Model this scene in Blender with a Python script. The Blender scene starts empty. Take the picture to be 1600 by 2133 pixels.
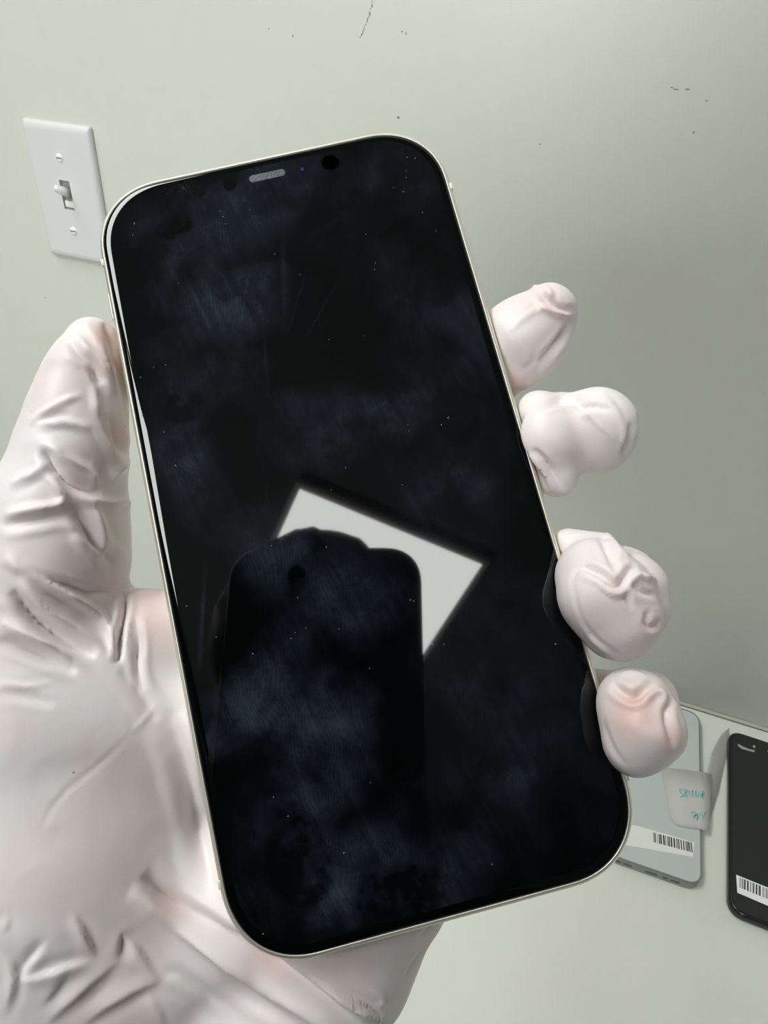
import bpy, bmesh, math, random
import numpy as np
from mathutils import Matrix, Vector

# ------------------------------------------------------------------ camera
FPX = 1479.0
CX, CY = 800.0, 1066.5
CAM_R = np.array([[0.9344827445, -0.2535306170, 0.2499284426],
                  [0.3511372777, 0.5406489857, -0.7644614354],
                  [0.0586908204, 0.8021352133, 0.5942511987]])
CAM_P = np.array([0.0, -0.53719, 1.3014])          # metres; counter top at z = 0.75
C = bpy.context.scene.collection


def mat4(R, t):
    m = Matrix.Identity(4)
    for i in range(3):
        for j in range(3):
            m[i][j] = float(R[i][j])
        m[i][3] = float(t[i])
    return m


cam_data = bpy.data.cameras.new('camera')
cam = bpy.data.objects.new('camera', cam_data)
C.objects.link(cam)
cam_data.sensor_fit = 'VERTICAL'
cam_data.sensor_height = 36.0
cam_data.lens = FPX * 36.0 / 2133.0
cam_data.clip_start = 0.005
cam.matrix_world = mat4(CAM_R, CAM_P)
bpy.context.scene.camera = cam

# ------------------------------------------------------------------ view, world, lights
vs = bpy.context.scene.view_settings
vs.view_transform = 'Standard'
vs.look = 'None'
vs.gamma = 1.0
vs.exposure = 0.0
vs.use_curve_mapping = False

world = bpy.data.worlds.new('room_light')
bpy.context.scene.world = world
world.use_nodes = True
world.node_tree.nodes['Background'].inputs[0].default_value = (0.93, 1.0, 0.95, 1)
world.node_tree.nodes['Background'].inputs[1].default_value = 0.055


def area(name, loc, target, sx, sy, power, col):
    d = bpy.data.lights.new(name, 'AREA')
    d.shape = 'RECTANGLE'
    d.size, d.size_y = sx, sy
    d.energy = power
    d.color = col
    o = bpy.data.objects.new(name, d)
    C.objects.link(o)
    o.location = loc
    o.rotation_euler = (Vector(target) - Vector(loc)).to_track_quat('-Z', 'Y').to_euler()
    return o


area('window_daylight', (-0.32, -2.9, 1.78), (-0.1, -0.0, 1.3), 0.8, 0.55, 54, (0.96, 1.0, 0.97))

# ------------------------------------------------------------------ helpers


def tag(o, label=None, cat=None, group=None, kind=None):
    if label:
        o['label'] = label
    if cat:
        o['category'] = cat
    if group:
        o['group'] = group
    if kind:
        o['kind'] = kind
    return o


def empty(name, mw):
    o = bpy.data.objects.new(name, None)
    C.objects.link(o)
    o.empty_display_size = 0.02
    o.matrix_world = mw
    return o


def link(name, me, mat, parent=None, mw=None, smooth=True):
    o = bpy.data.objects.new(name, me)
    C.objects.link(o)
    if mat:
        me.materials.append(mat)
    if smooth:
        me.polygons.foreach_set('use_smooth', [True] * len(me.polygons))
    if parent:
        o.parent = parent
        if mw is not None:
            o.matrix_basis = mw
    elif mw is not None:
        o.matrix_world = mw
    return o


def from_np(name, V, F):
    me = bpy.data.meshes.new(name)
    me.from_pydata([tuple(v) for v in V], [], [tuple(f) for f in F])
    me.update()
    return me


def bm_mesh(name, bm):
    me = bpy.data.meshes.new(name)
    bmesh.ops.recalc_face_normals(bm, faces=bm.faces)
    bm.to_mesh(me)
    bm.free()
    return me


def bm_box(bm, x0, x1, y0, y1, z0, z1, bev=0.0, seg=2):
    r = bmesh.ops.create_cube(bm, size=1.0)
    vs_ = r['verts']
    for v in vs_:
        v.co = Vector(((x0 + x1) / 2 + v.co.x * (x1 - x0), (y0 + y1) / 2 + v.co.y * (y1 - y0), (z0 + z1) / 2 + v.co.z * (z1 - z0)))
    if bev > 0:
        es = list({e for v in vs_ for e in v.link_edges})
        bmesh.ops.bevel(bm, geom=es, offset=bev, segments=seg, profile=0.5, affect='EDGES')


def bm_disc(bm, cx, cy, z0, z1, r, r2=None, seg=32):
    r2 = r if r2 is None else r2
    a = [bm.verts.new((cx + r * math.cos(2 * math.pi * i / seg), cy + r * math.sin(2 * math.pi * i / seg), z0)) for i in range(seg)]
    b = [bm.verts.new((cx + r2 * math.cos(2 * math.pi * i / seg), cy + r2 * math.sin(2 * math.pi * i / seg), z1)) for i in range(seg)]
    for i in range(seg):
        j = (i + 1) % seg
        bm.faces.new((a[i], a[j], b[j], b[i]))
    bm.faces.new(b)
    bm.faces.new(a[::-1])


def rr_outline(hw, hh, r, n=14, e=2.25):
    """Rounded rectangle with squircle corners, counter-clockwise."""
    pts = []
    for k in range(4):
        sx, sy = ((1, 1), (-1, 1), (-1, -1), (1, -1))[k]
        for i in range(n + 1):
            t = math.pi / 2 * i / n
            if k % 2:
                t = math.pi / 2 - t
            c, s = math.cos(t) ** (2 / e), math.sin(t) ** (2 / e)
            pts.append((sx * (hw - r + r * c), sy * (hh - r + r * s)))
    return pts


def rings_mesh(name, rings, cap0=True, cap1=True):
    """rings: list of (outline_points, z) of equal length, lofted."""
    V, F = [], []
    n = len(rings[0][0])
    for pts, z in rings:
        for p in pts:
            V.append((p[0], p[1], z))
    for k in range(len(rings) - 1):
        for i in range(n):
            j = (i + 1) % n
            F.append((k * n + i, k * n + j, (k + 1) * n + j, (k + 1) * n + i))
    if cap0:
        F.append(tuple(range(n))[::-1])
    if cap1:
        m = (len(rings) - 1) * n
        F.append(tuple(range(m, m + n)))
    return from_np(name, V, F)


def nodes_of(name):
    m = bpy.data.materials.new(name)
    m.use_nodes = True
    nt = m.node_tree
    return m, nt, nt.nodes['Principled BSDF']


def simple(name, col, rough=0.5, metal=0.0, coat=0.0, noise=None, bump=0.0, scale=200.0, alpha=1.0, trans=0.0, ior=1.45):
    m, nt, p = nodes_of(name)
    p.inputs['Base Color'].default_value = (*col, 1)
    p.inputs['Roughness'].default_value = rough
    p.inputs['Metallic'].default_value = metal
    p.inputs['Coat Weight'].default_value = coat
    p.inputs['Transmission Weight'].default_value = trans
    p.inputs['Alpha'].default_value = alpha
    p.inputs['IOR'].default_value = ior
    if noise or bump:
        tc = nt.nodes.new('ShaderNodeTexCoord')
        nz = nt.nodes.new('ShaderNodeTexNoise')
        nz.inputs['Scale'].default_value = scale
        nz.inputs['Detail'].default_value = 4
        nt.links.new(tc.outputs['Object'], nz.inputs['Vector'])
        if noise:
            mx = nt.nodes.new('ShaderNodeMix')
            mx.data_type = 'RGBA'
            mx.inputs[6].default_value = (*col, 1)
            mx.inputs[7].default_value = (*noise, 1)
            nt.links.new(nz.outputs['Fac'], mx.inputs[0])
            nt.links.new(mx.outputs[2], p.inputs['Base Color'])
        if bump:
            b = nt.nodes.new('ShaderNodeBump')
            b.inputs['Strength'].default_value = bump
            b.inputs['Distance'].default_value = 0.0005
            nt.links.new(nz.outputs['Fac'], b.inputs['Height'])
            nt.links.new(b.outputs['Normal'], p.inputs['Normal'])
    return m


# ------------------------------------------------------------------ setting
M_wall = simple('painted_wall', (0.49, 0.495, 0.447), 0.42, noise=(0.515, 0.52, 0.47), bump=0.12, scale=60)
M_counter = simple('white_laminate', (0.72, 0.725, 0.66), 0.35, noise=(0.69, 0.70, 0.635), scale=25)
M_ceiling = simple('ceiling_paint', (0.15, 0.15, 0.155), 0.9)
M_floor = simple('floor_vinyl', (0.22, 0.21, 0.2), 0.6, noise=(0.28, 0.27, 0.25), scale=8)


def box_obj(name, ext, mat, bev=0.0, smooth=False, seg=2):
    bm = bmesh.new()
    bm_box(bm, *ext, bev=bev, seg=seg)
    return link(name, bm_mesh(name, bm), mat, smooth=smooth)


wall = tag(box_obj('wall_back', (-2.2, 2.2, 0.0, 0.1, 0, 3.0), M_wall), kind='structure')
tag(box_obj('floor', (-2.2, 2.2, -3.4, 0.1, -0.05, 0), M_floor), kind='structure')
tag(box_obj('ceiling', (-2.2, 2.2, -3.4, 0.1, 3.0, 3.05), M_ceiling), kind='structure')

counter = box_obj('countertop', (-0.335, 1.4, -0.62, -0.0005, 0.715, 0.75), M_counter, bev=0.003)
tag(counter, 'white laminate countertop against the wall carrying two phones', 'countertop')
# thin strip painting in the dark shadow groove where the counter meets the wall
M_groove = simple('groove_shade', (0.42, 0.42, 0.36), 0.7, noise=(0.5, 0.5, 0.44), scale=90)
s = link('shade_strip_1', bm_mesh('shade_strip', (lambda b: (bm_box(b, -0.335, 1.4, -0.0032, -0.0001, 0.7505, 0.7535, 0.001, 2), b)[1])(bmesh.new())), M_groove)
tag(s, kind='structure')

# ceiling light panel (seen mirrored in the held phone)
M_lamp, nt, p = nodes_of('lamp_diffuser')
p.inputs['Base Color'].default_value = (0.8, 0.8, 0.8, 1)
p.inputs['Emission Color'].default_value = (0.98, 1.0, 0.97, 1)
p.inputs['Emission Strength'].default_value = 14.0
M_lampframe = simple('lamp_frame', (0.6, 0.6, 0.6), 0.5)


def ceiling_light(x, y, hl, rot, label):
    lamp = empty('ceiling_light', Matrix.Translation((x, y, 2.985)) @ Matrix.Rotation(math.radians(rot), 4, 'Z'))
    tag(lamp, label, 'ceiling light')
    bm = bmesh.new()
    bm_box(bm, -0.315, 0.315, -hl, hl, -0.006, 0.004, 0.001)
    link('diffuser', bm_mesh('diffuser', bm), M_lamp, lamp)
    bm = bmesh.new()
    for e in ((-0.335, -0.316, -hl - .02, hl + .02), (0.316, 0.335, -hl - .02, hl + .02), (-0.316, 0.316, hl + .001, hl + .02), (-0.316, 0.316, -hl - .02, -hl - .001)):
        bm_box(bm, e[0], e[1], e[2], e[3], -0.012, 0.014, 0.002)
    link('frame', bm_mesh('frame', bm), M_lampframe, lamp)


ceiling_light(0.284, -1.818, 0.315, -3.6, 'square ceiling light panel mirrored as bright patch in the held phone screen')
ceiling_light(-0.95, -1.95, 0.42, -3.6, 'ceiling light panel behind and left of the photographer')
ceiling_light(-1.17, -0.80, 0.61, -3.6, 'long ceiling light panel up on the left, close to the wall')


def pix_dir(px, py):
    d = CAM_R @ np.array([(px - CX) / FPX, -(py - CY) / FPX, -1.0])
    return d


def on_plane(px, py, axis, val):
    d = pix_dir(px, py)
    s_ = (val - CAM_P[axis]) / d[axis]
    return CAM_P + d * s_


# scuff marks on the wall paint
random.seed(4)
M_scuff = simple('scuff', (0.16, 0.15, 0.13), 0.9, alpha=0.5)
bm = bmesh.new()
marks = []
for i in range(15):
    t = i / 14
    marks.append((776 - 26 * t ** 1.3 + random.uniform(-1.5, 1.5), 2 + 76 * t, random.uniform(0.7, 2.3), random.uniform(1.0, 3.3)))
marks += [(838, 66, 2, 1.5), (846, 70, 1.5, 2.5), (1400, 182, 3, 1.2), (1408, 186, 6, 1.0), (1432, 186, 4, 1.2), (1472, 210, 2, 1.5),
          (1445, 276, 2, 2), (214, 876, 1.5, 2), (95, 620, 2, 2), (830, 245, 3, 3), (610, 75, 2, 2), (1125, 300, 2, 1.5), (560, 60, 1.5, 1.5)]
for (mx_, my_, a, b) in marks:
    P = on_plane(mx_, my_, 1, 0.0)
    k = 0.54 / FPX * 1.1
    n = 9
    vsx = [bm.verts.new((P[0] + a * k * math.cos(6.283 * i / n) * random.uniform(.6, 1.1), -0.0002, P[2] + b * k * math.sin(6.283 * i / n) * random.uniform(.6, 1.1))) for i in range(n)]
    bm.faces.new(vsx)
sc = link('scuff_marks', bm_mesh('scuff_marks', bm), M_scuff, wall, smooth=False)

# ------------------------------------------------------------------ light switch
sw = empty('light_switch', Matrix.Translation((-0.4885, 0.0, 1.3014 - 0.1645)))
tag(sw, 'white toggle light switch with rectangular wall plate', 'light switch')
M_plate = simple('switch_plastic', (0.53, 0.535, 0.535), 0.32)
M_plate2 = simple('switch_toggle_plastic', (0.68, 0.68, 0.66), 0.3)
M_slot = simple('switch_slot', (0.25, 0.25, 0.23), 0.6)
SW, SH = 0.035, 0.057
rect = lambda w, h, r: rr_outline(w, h, r, 4, 2.0)
ring = []
for (ins, yy) in ((0.0002, 0.0), (0, -0.0012), (0.0004, -0.0030), (0.0016, -0.0047), (0.0034, -0.0056), (0.0060, -0.0060)):
    ring.append((rect(SW - ins, SH - ins, 0.0022), yy))
V, F = [], []
n = len(ring[0][0])
for pts, yy in ring:
    for q in pts:
        V.append((q[0], yy, q[1]))
hole = rect(0.0054, 0.0122, 0.0008)
for q in hole:
    V.append((q[0], -0.0060, q[1]))
for q in hole:
    V.append((q[0], -0.0025, q[1]))
for k in range(len(ring) + 1):
    for i in range(n):
        j = (i + 1) % n
        F.append((k * n + i, (k + 1) * n + i, (k + 1) * n + j, k * n + j))
pl = link('plate', from_np('plate', V, F), M_plate, sw)
for q in pl.data.polygons:
    if q.index >= (len(ring) - 1) * n:
        q.use_smooth = False
bm = bmesh.new()
bm_box(bm, -0.0054, 0.0054, -0.0028, -0.0012, -0.0122, 0.0122)
link('slot', bm_mesh('slot', bm), M_slot, sw, smooth=False)
# toggle lever, tilted up
bm = bmesh.new()
r_ = bmesh.ops.create_cube(bm, size=1.0)
for v in r_['verts']:
    out = v.co.y < 0
    w = 0.0031 if out else 0.0042
    h = 0.0030 if out else 0.0050
    v.co = Vector((v.co.x * 2 * w, -0.0175 if out else -0.0015, v.co.z * 2 * h + (0.0075 if out else 0.0008)))
bmesh.ops.bevel(bm, geom=list(bm.edges), offset=0.0012, segments=3, affect='EDGES')
link('toggle', bm_mesh('toggle', bm), M_plate2, sw)
bm = bmesh.new()
bm_box(bm, -0.0046, 0.0046, -0.0052, -0.0020, -0.0105, -0.0048, 0.0008)
link('toggle_base', bm_mesh('toggle_base', bm), M_plate2, sw)
for zz in (0.0302, -0.0302):
    bm = bmesh.new()
    sg = 24
    prof = [(0.0036, -0.0058), (0.0035, -0.0066), (0.0026, -0.0071), (0.0, -0.0073)]
    rings_ = []
    for (rr, yy) in prof[:-1]:
        rings_.append([bm.verts.new((rr * math.cos(2 * math.pi * i / sg), yy, zz + rr * math.sin(2 * math.pi * i / sg))) for i in range(sg)])
    for a, b in zip(rings_[:-1], rings_[1:]):
        for i in range(sg):
            bm.faces.new((a[i], a[(i + 1) % sg], b[(i + 1) % sg], b[i]))
    bm.faces.new(rings_[-1])
    me = bm_mesh('screw', bm)
    so = link('screw', me, M_plate2, sw)
    bm = bmesh.new()
    bm_box(bm, -0.0026, 0.0026, -0.00735, -0.0069, zz - 0.0005, zz + 0.0005)
    link('screw_slot', bm_mesh('screw_slot', bm), simple('screw_slot_dark', (0.15, 0.15, 0.14), 0.7), so, smooth=False)

# ------------------------------------------------------------------ held phone
PH_R = np.array([[0.9707195371, -0.2401929161, 0.0033080729],
                 [0.2350754600, 0.9526912284, 0.1926627922],
                 [-0.0494278099, -0.1862438897, 0.9812594484]])
PH_T = np.array([-7.6822007941, 2.7226358738, -142.1628952963]) * 0.001
MP = mat4(CAM_R @ PH_R, CAM_R @ PH_T + CAM_P)
HW, HH, TH = 39.05, 80.4, 7.8           # millimetres
MM = 0.001


def L(px, py, z=0.0):
    """Point seen at (px, py) that lies z mm in front of the held phone's glass, in the phone's own mm frame."""
    d = np.array([(px - CX) / FPX, -(py - CY) / FPX, -1.0])
    n_ = PH_R[:, 2]
    t_ = PH_T * 1000
    s_ = (n_ @ (t_ + n_ * z)) / (n_ @ d)
    return PH_R.T @ (d * s_ - t_)


def to_px(V):
    q = V @ PH_R.T + PH_T * 1000
    return np.stack([CX + FPX * q[:, 0] / -q[:, 2], CY - FPX * q[:, 1] / -q[:, 2]], 1)


def scaled(pts):
    return [(p[0] * MM, p[1] * MM) for p in pts]


M_frame = simple('pale_gold_metal', (0.86, 0.83, 0.72), 0.38, metal=0.75)
M_band = simple('antenna_band', (0.85, 0.83, 0.70), 0.5)
M_gasket = simple('black_gasket', (0.006, 0.006, 0.007), 0.5)

phone = empty('smartphone', MP)
tag(phone, 'large smartphone with smudged black screen held in the gloved hand', 'smartphone')
RC = 15.5


def O(ins):
    return scaled(rr_outline(HW - ins, HH - ins, RC - ins * 0.9, 18, 2.2))


rings = [(O(1.2), -TH * MM), (O(0.35), -(TH - 0.12) * MM), (O(0.0), -(TH - 0.5) * MM), (O(0.0), -2.2 * MM),
         (O(0.06), -1.5 * MM), (O(0.22), -1.0 * MM), (O(0.50), -0.66 * MM), (O(0.78), -0.48 * MM), (O(1.0), -0.42 * MM), (O(1.12), -0.5 * MM), (O(1.15), -0.9 * MM)]
body = link('frame', rings_mesh('frame', rings, True, True), M_frame, phone)
body['label'] = 'pale gold metal frame'
# glass: rounded rim rings then a dense flat front with a smudge attribute
gr = [(O(1.17), -0.95 * MM), (O(1.17), -0.46 * MM), (O(1.26), -0.33 * MM), (O(1.45), -0.21 * MM), (O(1.75), -0.12 * MM), (O(2.15), -0.055 * MM), (O(2.6), -0.015 * MM), (O(3.0), 0.0)]
glass_rim_me = rings_mesh('glass_rim', gr, False, False)


# ---- smudge field
def ell(X, Y, px, py, rx, ry, ang, soft=0.35):
    c = L(px, py)
    a = math.radians(ang)
    u = (X - c[0]) * math.cos(a) + (Y - c[1]) * math.sin(a)
    v = -(X - c[0]) * math.sin(a) + (Y - c[1]) * math.cos(a)
    d = np.sqrt((u / rx) ** 2 + (v / ry) ** 2)
    return np.clip((1 + soft - d) / (2 * soft), 0, 1)


def vnoise(X, Y, s, seed):
    rs = np.random.RandomState(seed)
    G = rs.rand(64, 64)
    x, y = X / s + 100, Y / s + 100
    xi, yi = np.floor(x).astype(int), np.floor(y).astype(int)
    fx, fy = x - xi, y - yi
    fx, fy = fx * fx * (3 - 2 * fx), fy * fy * (3 - 2 * fy)
    g = lambda a, b: G[a % 64, b % 64]
    return (g(xi, yi) * (1 - fx) + g(xi + 1, yi) * fx) * (1 - fy) + (g(xi, yi + 1) * (1 - fx) + g(xi + 1, yi + 1) * fx) * fy


def fbm(X, Y, s, seed, o=4):
    t, a, w = 0, 1, 0
    for k in range(o):
        t = t + a * vnoise(X, Y, s / 2 ** k, seed + k)
        w += a
        a *= 0.55
    return t / w


def smudge(X, Y):
    wx = X + 6 * (fbm(X, Y, 9, 3) - .5)
    wy = Y + 6 * (fbm(X, Y, 9, 7) - .5)
    base = np.clip((fbm(wx, wy, 17, 11) - 0.45) * 3.2, 0, 1) * 0.22
    # broad hazy areas
    add = [(470, 440, 21, 9, 10, .55), (760, 420, 17, 6, 14, .30), (820, 330, 9, 5, 0, .25), (520, 640, 9, 6, 20, .75), (400, 600, 6, 10, 0, .45), (390, 960, 5.5, 15, 6, .75),
           (660, 890, 10, 8, 0, .55), (800, 860, 9, 6, 20, .5), (480, 790, 7, 6, 0, .5), (560, 1130, 8, 7, 0, .5), (490, 1470, 8, 5, 20, .85), (610, 1500, 7, 6, 0, .5),
           (560, 1420, 12, 5, 60, .55), (700, 1480, 7, 6, 0, .5), (680, 1590, 8, 7, 0, .65), (590, 1700, 8, 7, 0, .5), (740, 1810, 10, 6, -10, .6), (930, 1830, 8, 6, 0, .45),
           (690, 1890, 5, 4, 40, .9), (1000, 1450, 12, 5, 0, .35), (1090, 1580, 7, 5, 30, .3), (960, 1000, 12, 5, 20, .35), (740, 1250, 9, 8, 10, .55), (620, 1180, 9, 7, 0, .5),
           (1000, 1680, 12, 12, 0, .18), (880, 640, 8, 7, 0, .25), (350, 690, 5, 9, 0, .3), (1000, 700, 5, 9, 0, .2)]
    m = base
    for (a, b, c, d, e, g) in add:
        n1 = 0.45 + 0.9 * fbm(X + a, Y + b, 5, int(a), 4)
        m = m + g * ell(wx, wy, a, b, c, d, e, 0.45) * n1
    # clean dark spots wiped into the film
    sub = [(360, 470, 4, 3, 0, 1), (270, 560, 5, 5, 30, .8), (305, 660, 3.5, 5, 0, .7), (380, 850, 4, 4, 0, .9), (690, 560, 9, 14, 0, .7), (950, 860, 5, 6, 0, .6), (905, 600, 5, 4, 0, .6),
           (745, 925, 7, 6, 0, .6), (620, 1210, 2, 2.6, 0, 1), (560, 1690, 6, 5, 0, .5), (620, 1790, 6, 9, 0, .8), (840, 1860, 9, 4, -8, .9), (690, 340, 2.2, 2.2, 0, 1), (790, 440, 5, 3, 0, .5),
           (890, 490, 5, 4, 0, .6), (600, 560, 3, 8, 0, .4), (950, 1400, 12, 9, 0, .4)]
    for (a, b, c, d, e, g) in sub:
        hard = np.clip((ell(X + 3 * (fbm(X, Y, 3, 31) - .5), Y + 3 * (fbm(X, Y, 3, 37) - .5), a, b, c, d, e, 0.25) - .3) * 2.4, 0, 1)
        m = m * (1 - g * hard * np.clip((fbm(X, Y, 2.5, int(a), 3) - .25) * 4, 0.35, 1))
    # drag streaks; the strongest long one paints in a mirrored edge
    for (x0, y0, x1, y1, w, g) in [(380, 560, 440, 690, .25, .5), (455, 560, 500, 640, .3, .4), (420, 570, 470, 700, .2, .4), (590, 500, 592, 690, .5, .4), (520, 560, 500, 690, .3, .45),
                                   (560, 550, 530, 690, .25, .35), (545, 640, 560, 830, .2, .35), (540, 930, 565, 1080, .18, .3), (428, 1170, 415, 1400, .35, .9), (640, 560, 600, 690, .2, .3),
                                   (700, 590, 640, 700, .2, .3), (830, 1000, 940, 1180, .2, .2)]:
        a, b = L(x0, y0)[:2], L(x1, y1)[:2]
        ab = b - a
        t = np.clip(((X - a[0]) * ab[0] + (Y - a[1]) * ab[1]) / (ab @ ab), 0, 1)
        d = np.hypot(X - a[0] - t * ab[0], Y - a[1] - t * ab[1])
        m = m + g * np.exp(-(d / w) ** 2) * np.sin(np.pi * np.clip(t, .02, .98)) ** .5
    streak = vnoise((X * 0.97 + Y * 0.24) * 1.0, (Y * .97 - X * .24) * 0.06, 0.7, 91)
    m = m * (0.72 + 0.5 * streak) * np.clip(0.35 + 2.6 * (fbm(X, Y, 7, 61, 5) - .32), 0.25, 1.25)
    return np.clip(m, 0, 1.6)


FI = 3.0
fo = np.array(rr_outline(HW - FI, HH - FI, RC - FI * 0.9, 18, 2.2))
st = 0.45
xs = np.arange(-HW, HW + st, st)
ys = np.arange(-HH, HH + st, st)


def hw_at(y):
    """half width of the flat glass at height y (squircle corners)"""
    r, e = RC - FI * 0.9, 2.2
    yy = np.abs(y) - (HH - FI - r)
    w = np.where(yy > 0, (HW - FI - r) + r * np.power(np.clip(1 - np.power(np.clip(yy / r, 0, 1), e), 0, 1), 1 / e), HW - FI)
    return w


ny = 380
nx = 190
yv = (HH - FI) * np.sin(np.linspace(-np.pi / 2, np.pi / 2, ny) * 0.999) * 0.0 + np.linspace(-(HH - FI), HH - FI, ny)
yv = np.sign(yv) * (HH - FI) * (1 - (1 - np.abs(yv) / (HH - FI)) ** 1.12)
W_ = hw_at(yv)
u = np.linspace(-1, 1, nx)
GX = u[None, :] * W_[:, None]
GY = np.repeat(yv[:, None], nx, 1)
V = np.stack([GX.ravel() * MM, GY.ravel() * MM, np.zeros(nx * ny)], 1)
idx = np.arange(nx * ny).reshape(ny, nx)
F = np.stack([idx[:-1, :-1].ravel(), idx[:-1, 1:].ravel(), idx[1:, 1:].ravel(), idx[1:, :-1].ravel()], 1)
nf = len(V)
rv = np.array([v.co[:] for v in glass_rim_me.vertices])
rf = [tuple(i + nf for i in pl.vertices) for pl in glass_rim_me.polygons]
V2 = np.concatenate([V, rv])
me = from_np('screen', V2, [tuple(f) for f in F] + rf)
at_ = me.attributes.new('smudge', 'FLOAT', 'POINT')
sm = np.zeros(len(V2), np.float32)
sm[:nf] = smudge(GX.ravel(), GY.ravel())
at_.data.foreach_set('value', sm)

M_screen, nt, p = nodes_of('smudged_black_glass')
p.inputs['Base Color'].default_value = (0.0006, 0.0007, 0.0009, 1)
p.inputs['Roughness'].default_value = 0.03
p.inputs['IOR'].default_value = 1.5
a_ = nt.nodes.new('ShaderNodeAttribute')
a_.attribute_name = 'smudge'
tc = nt.nodes.new('ShaderNodeTexCoord')
nz = nt.nodes.new('ShaderNodeTexNoise')
nz.inputs['Scale'].default_value = 900
nz.inputs['Detail'].default_value = 5
nt.links.new(tc.outputs['Object'], nz.inputs['Vector'])
# fingerprint ridges
wv = nt.nodes.new('ShaderNodeTexWave')
wv.wave_type = 'BANDS'
wv.inputs['Scale'].default_value = 430
wv.inputs['Distortion'].default_value = 34
wv.inputs['Detail'].default_value = 1.0
wv.inputs['Detail Scale'].default_value = 0.22
nt.links.new(tc.outputs['Object'], wv.inputs['Vector'])
m1 = nt.nodes.new('ShaderNodeMath'); m1.operation = 'MULTIPLY_ADD'
nt.links.new(wv.outputs['Fac'], m1.inputs[0]); m1.inputs[1].default_value = 0.22; m1.inputs[2].default_value = 0.3
m2 = nt.nodes.new('ShaderNodeMath'); m2.operation = 'MULTIPLY_ADD'
nt.links.new(nz.outputs['Fac'], m2.inputs[0]); m2.inputs[1].default_value = 0.9
nt.links.new(m1.outputs[0], m2.inputs[2])
m3 = nt.nodes.new('ShaderNodeMath'); m3.operation = 'MULTIPLY'
nt.links.new(a_.outputs['Fac'], m3.inputs[0]); nt.links.new(m2.outputs[0], m3.inputs[1])
m4 = nt.nodes.new('ShaderNodeMath'); m4.operation = 'MULTIPLY'
nt.links.new(m3.outputs[0], m4.inputs[0]); m4.inputs[1].default_value = 0.048
m4.use_clamp = True
film = nt.nodes.new('ShaderNodeBsdfDiffuse')
film.inputs['Color'].default_value = (0.36, 0.52, 0.76, 1)
mxs = nt.nodes.new('ShaderNodeMixShader')
nt.links.new(m4.outputs[0], mxs.inputs[0])
nt.links.new(p.outputs[0], mxs.inputs[1])
nt.links.new(film.outputs[0], mxs.inputs[2])
nt.links.new(mxs.outputs[0], nt.nodes['Material Output'].inputs[0])
scr = link('screen', me, M_screen, phone)
scr['label'] = 'black glossy glass covered in fingerprints'


def flat_part(name, pts, z, mat, parent=None, thick=0.02):
    V = [(q[0] * MM, q[1] * MM, z * MM) for q in pts] + [(q[0] * MM, q[1] * MM, (z + thick) * MM) for q in pts]
    n = len(pts)
    F = [tuple(range(n))[::-1], tuple(range(n, 2 * n))] + [(i, (i + 1) % n, n + (i + 1) % n, n + i) for i in range(n)]
    return link(name, from_np(name, V, F), mat, parent or phone, smooth=False)


M_mesh, nt, p = nodes_of('earpiece_mesh')
p.inputs['Roughness'].default_value = 0.45
p.inputs['Metallic'].default_value = 0.3
tc = nt.nodes.new('ShaderNodeTexCoord')
vr = nt.nodes.new('ShaderNodeTexVoronoi')
vr.inputs['Scale'].default_value = 3600
rp = nt.nodes.new('ShaderNodeValToRGB')
rp.color_ramp.elements[0].color = (0.03, 0.035, 0.04, 1)
rp.color_ramp.elements[1].color = (0.12, 0.135, 0.15, 1)
rp.color_ramp.elements[0].position = .25
rp.color_ramp.elements[1].position = .65
nt.links.new(tc.outputs['Object'], vr.inputs['Vector'])
nt.links.new(vr.outputs['Distance'], rp.inputs[0])
nt.links.new(rp.outputs[0], p.inputs['Base Color'])


def stadium(x0, x1, yc, r, n=10):
    return [(x1 - r + r * math.cos(t), yc + r * math.sin(t)) for t in np.linspace(-math.pi / 2, math.pi / 2, n)] + \
           [(x0 + r + r * math.cos(t), yc + r * math.sin(t)) for t in np.linspace(math.pi / 2, 3 * math.pi / 2, n)]


def circ(x, y, r, n=28):
    return [(x + r * math.cos(2 * math.pi * i / n), y + r * math.sin(2 * math.pi * i / n)) for i in range(n)]


flat_part('earpiece', stadium(-4.1, 4.0, 74.75, 0.85), 0.01, M_mesh)['label'] = 'grey mesh earpiece slot'
M_lens = simple('front_lens_black', (0.0, 0.0, 0.0), 0.35, ior=1.05)
M_dot = simple('sensor_black', (0.001, 0.001, 0.001), 0.4, ior=1.1)
M_led = simple('sensor_violet', (0.03, 0.03, 0.22), 0.12)
flat_part('front_camera', circ(14.2, 74.6, 1.9), 0.01, M_lens)
flat_part('sensor', circ(-15.4, 74.6, 1.45), 0.01, M_dot)
flat_part('sensor', circ(-8.5, 74.6, 1.5), 0.01, M_dot)
flat_part('sensor', circ(7.8, 74.5, 0.42), 0.01, M_led)['label'] = 'tiny violet sensor dot'

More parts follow.
